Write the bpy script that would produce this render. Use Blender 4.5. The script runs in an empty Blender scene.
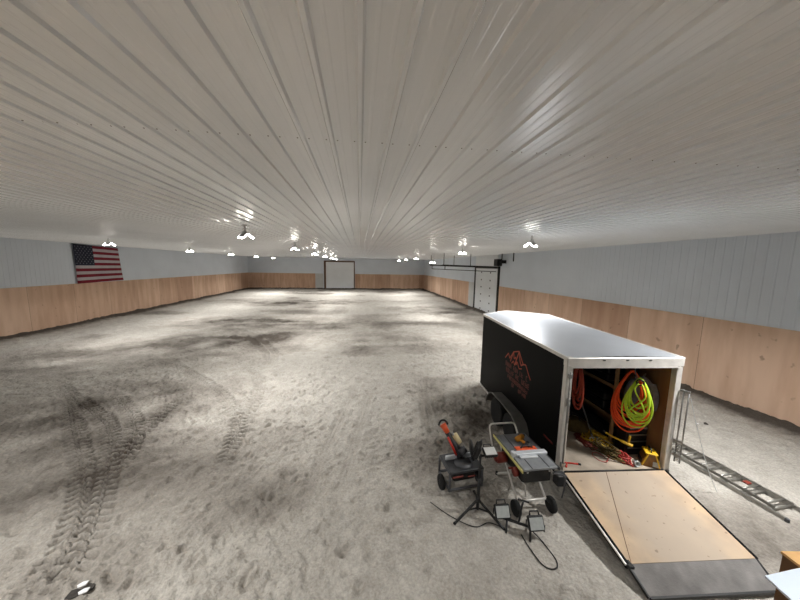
import bpy, math, random
import numpy as np
from mathutils import Vector, Matrix
S = bpy.context.scene
COL = S.collection
PI = math.pi
rnd = random.Random(7)

# ------------------------------------------------------------------ helpers
def lin(c):
    return tuple(((v/255)/12.92 if v/255 <= .04045 else ((v/255+.055)/1.055)**2.4) for v in c)

MATS = {}
def M(name, col, rough=.5, metal=0., var=0., scale=8., bump=0., bscale=60., emit=0., col2=None, stretch=(1,1,1), spec=None, detail=5.):
    """procedural principled material: colour broken up by noise, optional bump"""
    m = bpy.data.materials.new(name); m.use_nodes = True
    nt = m.node_tree; N = nt.nodes; L = nt.links
    b = N['Principled BSDF']
    c = lin(col)
    b.inputs['Roughness'].default_value = rough
    b.inputs['Metallic'].default_value = metal
    if spec is not None: b.inputs['Specular IOR Level'].default_value = spec
    tc = N.new('ShaderNodeTexCoord'); mp = N.new('ShaderNodeMapping'); mp.inputs['Scale'].default_value = stretch
    L.new(tc.outputs['Object'], mp.inputs['Vector'])
    nz = N.new('ShaderNodeTexNoise'); nz.inputs['Scale'].default_value = scale; nz.inputs['Detail'].default_value = detail
    L.new(mp.outputs[0], nz.inputs['Vector'])
    rp = N.new('ShaderNodeValToRGB'); e = rp.color_ramp.elements
    e[0].position = .3; e[1].position = .7
    if col2 is None:
        e[0].color = (*[v*(1-var) for v in c], 1); e[1].color = (*[min(1, v*(1+var)) for v in c], 1)
    else:
        e[0].color = (*lin(col2), 1); e[1].color = (*c, 1)
    L.new(nz.outputs[0], rp.inputs[0]); L.new(rp.outputs[0], b.inputs['Base Color'])
    if bump:
        n2 = N.new('ShaderNodeTexNoise'); n2.inputs['Scale'].default_value = bscale; n2.inputs['Detail'].default_value = 4
        L.new(mp.outputs[0], n2.inputs['Vector'])
        bp = N.new('ShaderNodeBump'); bp.inputs['Strength'].default_value = bump; bp.inputs['Distance'].default_value = .01
        L.new(n2.outputs[0], bp.inputs['Height']); L.new(bp.outputs[0], b.inputs['Normal'])
    if emit:
        b.inputs['Emission Color'].default_value = (*c, 1); b.inputs['Emission Strength'].default_value = emit
    MATS[name] = m
    return m

class MB:
    """collects shapes, built as one mesh object"""
    def __init__(s): s.v = []; s.f = []; s.mi = []; s.sm = []
    def add(s, vs, fs, mi=0, sm=False, xf=None):
        o = len(s.v)
        s.v += [tuple(xf @ Vector(p)) if xf else tuple(p) for p in vs]
        s.f += [tuple(i+o for i in f) for f in fs]
        s.mi += [mi]*len(fs); s.sm += [sm]*len(fs)
        return s
    def box(s, a, b, mi=0, xf=None, bev=0.):
        (x0, y0, z0), (x1, y1, z1) = [(min(p, q)) for p, q in zip(a, b)], [(max(p, q)) for p, q in zip(a, b)]
        d = min(bev, (x1-x0)*.45, (y1-y0)*.45, (z1-z0)*.45)
        if d <= 0:
            vs = [(x0,y0,z0),(x1,y0,z0),(x1,y1,z0),(x0,y1,z0),(x0,y0,z1),(x1,y0,z1),(x1,y1,z1),(x0,y1,z1)]
            fs = [(0,3,2,1),(4,5,6,7),(0,1,5,4),(1,2,6,5),(2,3,7,6),(3,0,4,7)]
            return s.add(vs, fs, mi, False, xf)
        def oct_(i, z):
            return [(x0+i+d,y0+i,z),(x1-i-d,y0+i,z),(x1-i,y0+i+d,z),(x1-i,y1-i-d,z),(x1-i-d,y1-i,z),(x0+i+d,y1-i,z),(x0+i,y1-i-d,z),(x0+i,y0+i+d,z)]
        rings = [oct_(d, z0), oct_(0, z0+d), oct_(0, z1-d), oct_(d, z1)]
        vs = sum(rings, []); fs = [tuple(range(7, -1, -1)), tuple(24+i for i in range(8))]
        for r in range(3):
            for i in range(8):
                j = (i+1) % 8; fs.append((r*8+i, r*8+j, r*8+8+j, r*8+8+i))
        return s.add(vs, fs, mi, False, xf)
    def tube(s, pts, r, n=8, mi=0, closed=False, xf=None):
        pts = [Vector(p) for p in pts]; m = len(pts); vs = []; fs = []
        rr = r if isinstance(r, (list, tuple)) else [r]*m
        up = None
        for i, p in enumerate(pts):
            t = (pts[(i+1) % m]-pts[i-1]) if closed else (pts[min(i+1, m-1)]-pts[max(i-1, 0)])
            if t.length < 1e-9: t = Vector((0,0,1))
            t.normalize()
            if up is None: up = Vector((0,0,1)) if abs(t.z) < .9 else Vector((1,0,0))
            a = t.cross(up)
            if a.length < 1e-4: a = t.cross(Vector((1,0,0)) if abs(t.x) < .9 else Vector((0,1,0)))
            a.normalize(); b = a.cross(t).normalized(); up = b
            for k in range(n):
                q = 2*PI*k/n
                vs.append(p+a*(math.cos(q)*rr[i])+b*(math.sin(q)*rr[i]))
        for i in range(m if closed else m-1):
            j = (i+1) % m
            for k in range(n):
                l = (k+1) % n; fs.append((i*n+k, i*n+l, j*n+l, j*n+k))
        if not closed:
            fs.append(tuple(range(n-1, -1, -1))); fs.append(tuple((m-1)*n+k for k in range(n)))
        return s.add(vs, fs, mi, n > 5, xf)
    def bar(s, a, b, w, h, mi=0, xf=None):
        """rectangular bar from a to b"""
        a = Vector(a); b = Vector(b); t = (b-a).normalized()
        u = Vector((0,0,1)) if abs(t.z) < .95 else Vector((0,1,0))
        x = t.cross(u).normalized()*w/2; y = t.cross(x).normalized()*h/2
        vs = [a-x-y, a+x-y, a+x+y, a-x+y, b-x-y, b+x-y, b+x+y, b-x+y]
        return s.add(vs, [(0,3,2,1),(4,5,6,7),(0,1,5,4),(1,2,6,5),(2,3,7,6),(3,0,4,7)], mi, False, xf)
    def lathe(s, prof, n=24, mi=0, xf=None, sm=True):
        """profile (r, z) turned about z"""
        vs = []; fs = []; m = len(prof)
        for r, z in prof:
            for k in range(n):
                q = 2*PI*k/n; vs.append((r*math.cos(q), r*math.sin(q), z))
        for i in range(m-1):
            for k in range(n):
                l = (k+1) % n; fs.append((i*n+k, i*n+l, i*n+n+l, i*n+n+k))
        fs.append(tuple(range(n-1, -1, -1))); fs.append(tuple((m-1)*n+k for k in range(n)))
        return s.add(vs, fs, mi, sm, xf)
    def prism(s, poly, z0, z1, mi=0, xf=None):
        n = len(poly)
        vs = [(x, y, z0) for x, y in poly]+[(x, y, z1) for x, y in poly]
        fs = [tuple(range(n-1, -1, -1)), tuple(range(n, 2*n))]+[(i, (i+1) % n, n+(i+1) % n, n+i) for i in range(n)]
        return s.add(vs, fs, mi, False, xf)
    def build(s, name, mats, parent=None):
        me = bpy.data.meshes.new(name)
        me.from_pydata([tuple(v) for v in s.v], [], s.f)
        for m in (mats if isinstance(mats, (list, tuple)) else [mats]):
            me.materials.append(MATS[m] if isinstance(m, str) else m)
        me.polygons.foreach_set('material_index', s.mi); me.polygons.foreach_set('use_smooth', s.sm)
        me.update()
        o = bpy.data.objects.new(name, me); COL.objects.link(o)
        if parent: o.parent = parent
        return o

def RX(a): return Matrix.Rotation(a, 4, 'X')
def RY(a): return Matrix.Rotation(a, 4, 'Y')
def RZ(a): return Matrix.Rotation(a, 4, 'Z')
def T(x, y, z): return Matrix.Translation((x, y, z))

def tag(o, label, cat, group=None):
    o['label'] = label; o['category'] = cat
    if group: o['group'] = group
    return o
def thing(name, label, cat, loc=(0,0,0), rotz=0., group=None):
    o = bpy.data.objects.new(name, None); COL.objects.link(o); o.empty_display_size = .2
    o.location = loc; o.rotation_euler = (0, 0, rotz)
    return tag(o, label, cat, group)
def struct(o): o['kind'] = 'structure'; return o
def copy_thing(root, loc, rotz, label):
    r = root.copy(); COL.objects.link(r); r.location = loc; r.rotation_euler = (0, 0, rotz); r['label'] = label
    for ch in list(root.children):
        c = ch.copy(); COL.objects.link(c); c.parent = r
        for g in list(ch.children):
            d = g.copy(); COL.objects.link(d); d.parent = c
    return r
def smooth(pts, k=6, closed=False):
    """catmull-rom through points"""
    P = [Vector(p) for p in pts]; n = len(P); out = []
    for i in range(n if closed else n-1):
        p0, p1, p2, p3 = (P[(i-1) % n] if closed else P[max(i-1, 0)]), P[i], P[(i+1) % n], (P[(i+2) % n] if closed else P[min(i+2, n-1)])
        for j in range(k):
            t = j/k
            out.append(.5*((2*p1)+(p2-p0)*t+(2*p0-5*p1+4*p2-p3)*t*t+(3*p1-p0-3*p2+p3)*t**3))
    if not closed: out.append(P[-1])
    return out

# ------------------------------------------------------------------ room and camera measures (metres)
XL, XR, YB, YF, H, PZ = -16.9, 10.56, 46.54, -5.0, 4.88, 2.46
cam = bpy.data.cameras.new('camera'); co = bpy.data.objects.new('camera', cam); COL.objects.link(co)
FPX = 285.5
cam.sensor_width = 36; cam.lens = FPX/800*36; cam.clip_start = .05
Rr = Vector((.99022882, -.13830591, .01784269)); Rd = Vector((.00118059, -.11962967, -.99281788)); Rf = Vector((.13944709, .98313795, -.11829746))
mw = Matrix.Identity(4)
for i in range(3):
    mw[i][0] = Rr[i]; mw[i][1] = -Rd[i]; mw[i][2] = -Rf[i]
mw[2][3] = 3.86
co.matrix_world = mw
S.camera = co

# ------------------------------------------------------------------ materials
M('ceiling_steel', (222,225,228), rough=.17, var=.04, scale=.6, spec=.55)
M('screw_zinc', (96,92,88), rough=.5, metal=.6, var=.1)
M('wall_steel', (212,219,227), rough=.42, var=.04, scale=.7, spec=.4)
M('base_dark', (66,58,50), rough=.9, var=.3, scale=3)
M('white_door', (226,229,231), rough=.45, var=.03, scale=1.2)
M('grey_panel', (196,197,195), rough=.5, var=.05, scale=1.5)
M('brown_wood', (96,70,50), rough=.75, var=.25, scale=6, stretch=(1,1,.2))
M('dark_metal', (44,43,42), rough=.5, metal=.5, var=.2)
M('steel', (150,150,148), rough=.35, metal=.8, var=.15, scale=10)
M('black_skin', (5,5,6), rough=.45, var=.2, scale=1.5, spec=.06)
M('roof_alu', (198,203,210), rough=.3, metal=.55, var=.05, scale=1.4, bump=.25, bscale=1.5)
M('trim_alu', (226,223,217), rough=.4, metal=.35, var=.12, scale=6)
M('rubber', (20,20,20), rough=.85, var=.2, scale=20, bump=.3)
M('rim', (120,120,118), rough=.4, metal=.7, var=.2)
M('fender_alu', (120,119,114), rough=.42, metal=.7, var=.2, scale=4)
M('ply_deck', (182,168,150), rough=.8, var=.14, scale=3, col2=(136,126,113), detail=8)
M('ply_wall', (150,112,72), rough=.8, var=.2, scale=3, col2=(112,80,50), stretch=(1,1,.25))
M('flap_grey', (134,131,128), rough=.85, col2=(104,101,99), scale=5, bump=.3)
M('red_lens', (104,46,44), rough=.25, var=.1)
M('logo_orange', (186,66,28), rough=.5, var=.1)
M('logo_dim', (112,40,28), rough=.5, var=.1)
M('orange_cord', (248,88,30), rough=.5, var=.08)
M('lime_cord', (200,232,60), rough=.5, var=.08)
M('yellow_cord', (190,158,36), rough=.5, var=.15)
M('red_cord', (166,58,50), rough=.5, var=.15)
M('hose_red', (150,52,30), rough=.6, var=.15)
M('brick_plastic', (128,48,36), rough=.5, var=.25)
M('red_plastic', (190,44,30), rough=.45, var=.1)
M('orange_plastic', (226,92,48), rough=.45, var=.1)
M('yellow_plastic', (222,178,36), rough=.45, var=.1)
M('amber_plastic', (196,132,32), rough=.5, var=.15, scale=20)
M('box_amber', (132,90,40), rough=.5, var=.3, scale=12)
M('black_plastic', (24,24,25), rough=.45, var=.2)
M('grey_plastic', (74,75,78), rough=.5, var=.15)
M('dark_grey', (52,53,55), rough=.5, var=.2)
M('table_grey', (152,155,158), rough=.42, metal=.35, var=.12, scale=9)
M('table_dark', (124,127,131), rough=.45, metal=.35, var=.15, scale=9)
M('white_alu', (222,226,230), rough=.35, metal=.3, var=.05)
M('yellow_rule', (212,204,132), rough=.5, var=.1)
M('cream', (226,208,160), rough=.5, var=.1)
M('lens_glass', (176,180,178), rough=.25, var=.08, scale=30)
M('lens_pale', (214,214,210), rough=.3, var=.05, scale=30)
M('ladder_alu', (158,156,150), rough=.4, metal=.6, var=.2, scale=7)
M('jacket', (124,124,132), rough=.95, var=.3, scale=8)
M('canvas_brown', (96,80,44), rough=.95, var=.35, scale=9, bump=.5, bscale=25)
M('black_cloth', (22,22,23), rough=.95, var=.3, scale=9, bump=.5, bscale=25)
M('pine', (150,118,80), rough=.8, var=.2, scale=4, stretch=(1,.15,1))
M('cardboard', (112,84,62), rough=.9, var=.1, scale=5)  # body colour includes the shade on the side of the box
M('cardboard_lit', (222,178,122), rough=.9, var=.08, scale=40)  # same board in a lighter colour, painted as its lit top
M('white_sheet', (216,228,243), rough=.6, var=.02)
M('white_scrap', (236,236,236), rough=.7, var=.03)
M('dark_scrap', (58,54,50), rough=.9, var=.3, scale=15)
M('flag_red', (120,18,40), rough=.85, var=.12, scale=3)
M('flag_white', (184,178,182), rough=.85, var=.05, scale=3)
M('star_white', (120,122,132), rough=.85)
M('flag_blue', (24,28,46), rough=.85, var=.12, scale=3)
M('loft_wood', (150,130,105), rough=.85, var=.15, scale=3)
M('led', (255,250,240), rough=.4, emit=36.)
M('lamp_body', (206,206,206), rough=.4, metal=.3, var=.08)

# ramp plywood: tan at the edges, worn greyer along the middle, three sheets with thin seams
def ramp_material():
    m = M('ramp_ply', (200,173,141), rough=.8, col2=(168,148,126), scale=3.5, detail=8)
    nt = m.node_tree; N = nt.nodes; L = nt.links; b = N['Principled BSDF']
    base = b.inputs['Base Color'].links[0].from_socket
    tc = N.new('ShaderNodeTexCoord'); sx = N.new('ShaderNodeSeparateXYZ'); L.new(tc.outputs['Object'], sx.inputs[0])
    nz = N.new('ShaderNodeTexNoise'); nz.inputs['Scale'].default_value = 4; nz.inputs['Detail'].default_value = 6; L.new(tc.outputs['Object'], nz.inputs['Vector'])
    # dirt of many feet: strongest mid-ramp
    a = N.new('ShaderNodeMath'); a.operation = 'SUBTRACT'; a.inputs[1].default_value = 1.05; L.new(sx.outputs[0], a.inputs[0])
    ab = N.new('ShaderNodeMath'); ab.operation = 'ABSOLUTE'; L.new(a.outputs[0], ab.inputs[0])
    ad = N.new('ShaderNodeMath'); ad.operation = 'MULTIPLY_ADD'; ad.inputs[1].default_value = .5; L.new(nz.outputs[0], ad.inputs[0]); L.new(ab.outputs[0], ad.inputs[2])
    mr = N.new('ShaderNodeMapRange'); mr.inputs[1].default_value = .6; mr.inputs[2].default_value = 1.08; mr.inputs[3].default_value = .85; mr.inputs[4].default_value = 0
    L.new(ad.outputs[0], mr.inputs[0])
    mx = N.new('ShaderNodeMix'); mx.data_type = 'RGBA'; mx.inputs[7].default_value = (*lin((172,158,142)), 1)
    L.new(mr.outputs[0], mx.inputs[0]); L.new(base, mx.inputs[6])
    # dark specks
    vo = N.new('ShaderNodeTexNoise'); vo.inputs['Scale'].default_value = 14; vo.inputs['Detail'].default_value = 2; L.new(tc.outputs['Object'], vo.inputs['Vector'])
    m2 = N.new('ShaderNodeMapRange'); m2.inputs[1].default_value = .68; m2.inputs[2].default_value = .74; m2.inputs[3].default_value = 0; m2.inputs[4].default_value = .55
    L.new(vo.outputs[0], m2.inputs[0])
    mx2 = N.new('ShaderNodeMix'); mx2.data_type = 'RGBA'; mx2.inputs[7].default_value = (*lin((104,88,76)), 1)
    L.new(m2.outputs[0], mx2.inputs[0]); L.new(mx.outputs[2], mx2.inputs[6]); L.new(mx2.outputs[2], b.inputs['Base Color'])
ramp_material()

# wainscot plywood: 4 ft sheets, each its own tone, vertical streaks, thin dark seams
def wainscot_material(name, axis):
    m = bpy.data.materials.new(name); m.use_nodes = True; MATS[name] = m
    nt = m.node_tree; N = nt.nodes; L = nt.links; b = N['Principled BSDF']; b.inputs['Roughness'].default_value = .7
    tc = N.new('ShaderNodeTexCoord'); sx = N.new('ShaderNodeSeparateXYZ'); L.new(tc.outputs['Object'], sx.inputs[0])
    dv = N.new('ShaderNodeMath'); dv.operation = 'DIVIDE'; dv.inputs[1].default_value = 2.438; L.new(sx.outputs[axis], dv.inputs[0])
    fl = N.new('ShaderNodeMath'); fl.operation = 'FLOOR'; L.new(dv.outputs[0], fl.inputs[0])
    wn = N.new('ShaderNodeTexWhiteNoise'); wn.noise_dimensions = '1D'; L.new(fl.outputs[0], wn.inputs['W'])
    mp = N.new('ShaderNodeMapping'); mp.inputs['Scale'].default_value = (1.6, 1.6, .28); L.new(tc.outputs['Object'], mp.inputs['Vector'])
    nz = N.new('ShaderNodeTexNoise'); nz.inputs['Scale'].default_value = 1.6; nz.inputs['Detail'].default_value = 7; L.new(mp.outputs[0], nz.inputs['Vector'])
    ad = N.new('ShaderNodeMath'); ad.operation = 'MULTIPLY_ADD'; ad.inputs[1].default_value = .45; L.new(wn.outputs['Value'], ad.inputs[0]); L.new(nz.outputs[0], ad.inputs[2])
    rp = N.new('ShaderNodeValToRGB'); e = rp.color_ramp.elements
    e[0].position = .35; e[0].color = (*lin((184,147,122)), 1); e[1].position = 1.0; e[1].color = (*lin((222,190,164)), 1)
    x = e.new(.7); x.color = (*lin((203,167,140)), 1)
    L.new(ad.outputs[0], rp.inputs[0])
    fr = N.new('ShaderNodeMath'); fr.operation = 'FRACT'; L.new(dv.outputs[0], fr.inputs[0])
    pp = N.new('ShaderNodeMath'); pp.operation = 'LESS_THAN'; pp.inputs[1].default_value = .004; L.new(fr.outputs[0], pp.inputs[0])
    # knots and scuffs
    kn = N.new('ShaderNodeTexNoise'); kn.inputs['Scale'].default_value = 4.5; kn.inputs['Detail'].default_value = 2; L.new(tc.outputs['Object'], kn.inputs['Vector'])
    km = N.new('ShaderNodeMapRange'); km.inputs[1].default_value = .69; km.inputs[2].default_value = .76; km.inputs[4].default_value = .5; L.new(kn.outputs[0], km.inputs[0])
    mxx = N.new('ShaderNodeMath'); mxx.operation = 'MAXIMUM'; L.new(pp.outputs[0], mxx.inputs[0]); L.new(km.outputs[0], mxx.inputs[1])
    mx = N.new('ShaderNodeMix'); mx.data_type = 'RGBA'; mx.inputs[7].default_value = (*lin((112,80,60)), 1)
    L.new(mxx.outputs[0], mx.inputs[0]); L.new(rp.outputs[0], mx.inputs[6]); L.new(mx.outputs[2], b.inputs['Base Color'])
wainscot_material('wainscot_y', 1); wainscot_material('wainscot_x', 0)

# sand: pale when dry, darker for moist sand and for painted shade (vertex attribute), grain bump
def sand_material():
    m = bpy.data.materials.new('sand'); m.use_nodes = True; MATS['sand'] = m
    nt = m.node_tree; N = nt.nodes; L = nt.links; b = N['Principled BSDF']
    b.inputs['Roughness'].default_value = .95; b.inputs['Specular IOR Level'].default_value = .15
    tc = N.new('ShaderNodeTexCoord')
    at = N.new('ShaderNodeAttribute'); at.attribute_name = 'damp_shade'
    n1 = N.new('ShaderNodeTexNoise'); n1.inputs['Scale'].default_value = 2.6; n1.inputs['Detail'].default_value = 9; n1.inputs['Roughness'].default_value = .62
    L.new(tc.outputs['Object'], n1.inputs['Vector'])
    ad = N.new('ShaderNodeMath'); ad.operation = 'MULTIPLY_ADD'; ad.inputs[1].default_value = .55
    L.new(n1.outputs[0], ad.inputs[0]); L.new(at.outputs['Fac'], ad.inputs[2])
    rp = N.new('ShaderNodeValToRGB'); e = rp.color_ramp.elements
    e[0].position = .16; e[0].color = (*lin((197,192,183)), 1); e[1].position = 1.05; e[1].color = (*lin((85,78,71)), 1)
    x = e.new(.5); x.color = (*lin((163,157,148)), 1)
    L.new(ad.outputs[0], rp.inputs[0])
    n2 = N.new('ShaderNodeTexNoise'); n2.inputs['Scale'].default_value = 26; n2.inputs['Detail'].default_value = 9; n2.inputs['Roughness'].default_value = .72; L.new(tc.outputs['Object'], n2.inputs['Vector'])
    mr = N.new('ShaderNodeMapRange'); mr.inputs[1].default_value = .3; mr.inputs[2].default_value = .7; mr.inputs[3].default_value = .68; mr.inputs[4].default_value = 1.16; L.new(n2.outputs[0], mr.inputs[0])
    mx = N.new('ShaderNodeMix'); mx.data_type = 'RGBA'; mx.blend_type = 'MULTIPLY'; mx.inputs[0].default_value = 1
    L.new(rp.outputs[0], mx.inputs[6]); L.new(mr.outputs[0], mx.inputs[7]); L.new(mx.outputs[2], b.inputs['Base Color'])
    n3 = N.new('ShaderNodeTexNoise'); n3.inputs['Scale'].default_value = 17; n3.inputs['Detail'].default_value = 7; L.new(tc.outputs['Object'], n3.inputs['Vector'])
    bp = N.new('ShaderNodeBump'); bp.inputs['Strength'].default_value = 1.0; bp.inputs['Distance'].default_value = .045
    L.new(n3.outputs[0], bp.inputs['Height']); L.new(bp.outputs[0], b.inputs['Normal'])
sand_material()

# ------------------------------------------------------------------ sand floor
def axis(a, b, fn):
    out = [a]
    while out[-1] < b: out.append(out[-1]+fn(out[-1]))
    out[-1] = b
    return np.array(out)
gx = axis(XL, XR, lambda x: .02 if -8 < x < -1 else (.026 if -9 < x < 6 else .07))
gy = axis(YF, YB, lambda y: .2 if y < .8 else (.021 if y < 8.5 else .021*(y/8.5)**1.55))
GX, GY = np.meshgrid(gx, gy)
rs = np.random.RandomState(3)
def vnoise(x, y, seed):
    r = np.random.RandomState(seed); t = r.rand(256, 256)
    xi = np.floor(x).astype(int); yi = np.floor(y).astype(int); fx = x-xi; fy = y-yi
    fx = fx*fx*(3-2*fx); fy = fy*fy*(3-2*fy)
    g = lambda i, j: t[i % 256, j % 256]
    return (g(xi, yi)*(1-fx)+g(xi+1, yi)*fx)*(1-fy)+(g(xi, yi+1)*(1-fx)+g(xi+1, yi+1)*fx)*fy-.5
Z = .05*vnoise(GX/2.3, GY/2.3, 1)+.03*vnoise(GX/.8, GY/.9, 2)+.02*vnoise(GX/.33, GY/.36, 3)
def turn(an, lx, ly, seed): return vnoise((GX*math.cos(an)-GY*math.sin(an))/lx, (GX*math.sin(an)+GY*math.cos(an))/ly, seed)
# crinkled crust
Z += .06*np.abs(turn(.5, .11, .26, 4))+.055*np.abs(turn(-.6, .12, .3, 7))+.03*turn(.2, .075, .1, 8)
ledge = np.tanh(9*(turn(.5, .16, .3, 61)+.5*turn(-.4, .07, .12, 62)))+np.tanh(9*(turn(-.7, .18, .4, 63)+.5*turn(.9, .08, .12, 64)))
Z += .015*ledge*np.clip(.55+1.6*vnoise(GX/1.7, GY/1.7, 65), .1, 1.2)
# rake and drag streaks running up the hall
Z += .03*turn(.35, .12, 2.2, 5)*np.clip(vnoise(GX/3, GY/3, 6)*3+.4, 0, 1)
Z += .035*turn(-.75, .16, 1.1, 15)*np.clip(vnoise(GX/2.5+7, GY/2.5, 16)*3+.5, 0, 1)
damp_shade = np.zeros_like(Z)
# hoof and boot prints
for i in range(5200):
    y0 = 1.5+22*rs.rand()**1.3; x0 = -10+17*rs.rand()
    w = .035+.045*rs.rand(); l = w*(1+1.2*rs.rand()); an = rs.rand()*PI; d = .012+.026*rs.rand()
    i0, i1 = np.searchsorted(gx, [x0-.3, x0+.3]); j0, j1 = np.searchsorted(gy, [y0-.3, y0+.3])
    if i1 <= i0 or j1 <= j0: continue
    X = GX[j0:j1, i0:i1]-x0; Y = GY[j0:j1, i0:i1]-y0
    u = (X*math.cos(an)+Y*math.sin(an))/l; v = (-X*math.sin(an)+Y*math.cos(an))/w
    q = u*u+v*v
    Z[j0:j1, i0:i1] += -d*np.exp(-q*1.6)+.45*d*np.exp(-(np.sqrt(q)-1.35)**2*6)
    damp_shade[j0:j1, i0:i1] += (.1*rs.rand())*np.exp(-q)      # pressed-in, damper sand
# tyre tracks
def unpix(x, y):
    d = Rr*((x-400)/FPX)+Rd*((y-300)/FPX)+Rf; k = -3.86/d.z
    return (d.x*k, d.y*k)
def track(pix, lugs=True, w=.18, depth=.025):
    global damp_shade
    pts = np.array([(v.x, v.y) for v in smooth([(*unpix(*p), 0) for p in pix], 14)])
    seg = np.hypot(*np.diff(pts, axis=0).T); s = np.concatenate([[0], np.cumsum(seg)])
    n = int(s[-1]/.06); ss = np.linspace(0, s[-1], n); px = np.interp(ss, s, pts[:, 0]); py = np.interp(ss, s, pts[:, 1])
    tx = np.gradient(px); ty = np.gradient(py); tl = np.hypot(tx, ty); tx /= tl; ty /= tl
    i0, i1 = np.searchsorted(gx, [px.min()-.5, px.max()+.5]); j0, j1 = np.searchsorted(gy, [py.min()-.5, py.max()+.5])
    X = GX[j0:j1, i0:i1]; Y = GY[j0:j1, i0:i1]
    best = np.full(X.shape, 1e9); along = np.zeros(X.shape); off = np.zeros(X.shape)
    for k in range(n):
        dx = X-px[k]; dy = Y-py[k]; q = dx*dx+dy*dy; mk = q < best
        best[mk] = q[mk]; along[mk] = (ss[k]+dx*tx[k]+dy*ty[k])[mk]; off[mk] = (dx*ty[k]-dy*tx[k])[mk]
    dist = np.sqrt(best); ins = np.clip((w-dist)/.035+.5, 0, 1)
    fade = np.clip(along/.8, 0, 1)*np.clip((s[-1]-along)/.8, 0, 1)*np.clip(.75+1.2*vnoise(along/1.1, along*0, 21), .55, 1)
    h = -depth*ins+.018*np.exp(-((dist-w-.05)/.05)**2)
    gap = ins*.5
    if lugs:
        ph = (along+np.abs(off)*.5+.09*(off > 0))/.155
        bar = np.clip(np.cos(ph*2*PI)*4, -1, 1)*np.clip((np.abs(off)-.025)/.02, -1, 1)
        h += .042*bar*ins; gap = ins*np.clip(.5-bar*.6, 0, 1)
    else:
        h += .012*np.cos(off/w*9)*ins
    Z[j0:j1, i0:i1] = Z[j0:j1, i0:i1]*(1-.6*ins*fade)+h*fade
    damp_shade[j0:j1, i0:i1] += .17*gap*fade                          # the lugs turn up damper sand
track([(-60,650),(20,596),(63,555),(81,510),(83,474),(74,433),(67,397),(60,378)])
track([(-10,640),(60,590),(92,530),(108,465),(108,429),(90,411),(50,384)])
track([(104,486),(120,465),(134,440),(130,415),(112,393)])
track([(104,478),(118,456),(144,433),(171,406),(190,395)])
track([(215,480),(232,446),(238,420),(216,391),(180,370),(150,362)])
track([(226,462),(240,419),(252,407),(259,381),(240,366)])
track([(262,372),(266,355),(246,337),(225,329)], lugs=False, w=.15)
track([(270,368),(274,352),(254,336),(234,328)], lugs=False, w=.15)
track([(295,520),(330,440),(362,374)], lugs=False, w=.12, depth=.015)
track([(330,520),(352,450),(372,385)], lugs=False, w=.12, depth=.015)
track([(430,440),(424,400),(420,370)], lugs=False, w=.14, depth=.015)
# flatter where the trailer and the tools stand
def flat(x0, y0, r):
    global Z
    q = np.clip((np.hypot(GX-x0, GY-y0)-r)/.5, 0, 1); Z = Z*(.3+.7*q)
flat(2.3, 4.0, 1.1); flat(4.4, 2.4, 1.3); flat(6.8, 4.2, 1.3)
# sand banked against the boards
edge = np.minimum(np.minimum(GX-XL, XR-GX), YB-GY)
Z += .15*np.exp(-(edge/.4)**2)*(1+.5*vnoise(GX/.9, GY/.9, 30))
damp_shade += .6*np.clip(vnoise(GX/4.2, GY/2.6, 41)+.6*vnoise(GX/1.5, GY/1.1, 42), 0, .5)*1.7
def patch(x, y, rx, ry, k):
    """dark patch around a pixel of floor: moist sand and painted shade"""
    global damp_shade
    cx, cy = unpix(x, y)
    damp_shade = damp_shade+1.25*k*np.exp(-((GX-cx)/rx)**2-((GY-cy)/ry)**2)*(.75+1.3*vnoise(GX/.8, GY/.6, 50+int(x)))
patch(50,425,3.4,1.0,.5); patch(150,392,2.6,1.1,.36); patch(30,372,3,1.2,.3); patch(120,440,1.2,.7,.2)  # dim floor between the lamp pools, painted darker
patch(240,322,4.5,1.8,.5); patch(300,326,3.5,2.0,.35); patch(215,342,3.5,1.6,.4); patch(190,358,3,1.3,.28)
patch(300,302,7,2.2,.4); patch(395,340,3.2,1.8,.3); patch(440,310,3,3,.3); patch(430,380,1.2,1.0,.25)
patch(40,500,.8,.4,.1); patch(462,420,.9,1.2,.45); patch(475,470,.7,.6,.3); patch(430,395,.5,.5,.2); patch(330,290.5,9,2.5,.2)  # patches left of the trailer paint its cast shadow deeper
damp_shade += 1.1*np.exp(-(edge/.5)**2)
ny, nx = GX.shape
V = np.stack([GX, GY, Z], -1).reshape(-1, 3)
idx = np.arange(nx*ny).reshape(ny, nx)
F = np.stack([idx[:-1, :-1], idx[:-1, 1:], idx[1:, 1:], idx[1:, :-1]], -1).reshape(-1, 4)
me = bpy.data.meshes.new('floor')
me.vertices.add(len(V)); me.vertices.foreach_set('co', V.ravel().astype(np.float32))
me.loops.add(F.size); me.loops.foreach_set('vertex_index', F.ravel().astype(np.int32))
me.polygons.add(len(F)); me.polygons.foreach_set('loop_start', np.arange(0, F.size, 4, dtype=np.int32))
me.polygons.foreach_set('use_smooth', np.ones(len(F), dtype=bool))
me.update(calc_edges=True); me.validate()
at = me.attributes.new('damp_shade', 'FLOAT', 'POINT'); at.data.foreach_set('value', damp_shade.ravel().astype(np.float32))
me.materials.append(MATS['sand'])
fo = bpy.data.objects.new('floor', me); COL.objects.link(fo); struct(fo)
def ground(x, y):
    i = min(max(np.searchsorted(gx, x), 0), nx-1); j = min(max(np.searchsorted(gy, y), 0), ny-1)
    return float(Z[j, i])

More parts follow.
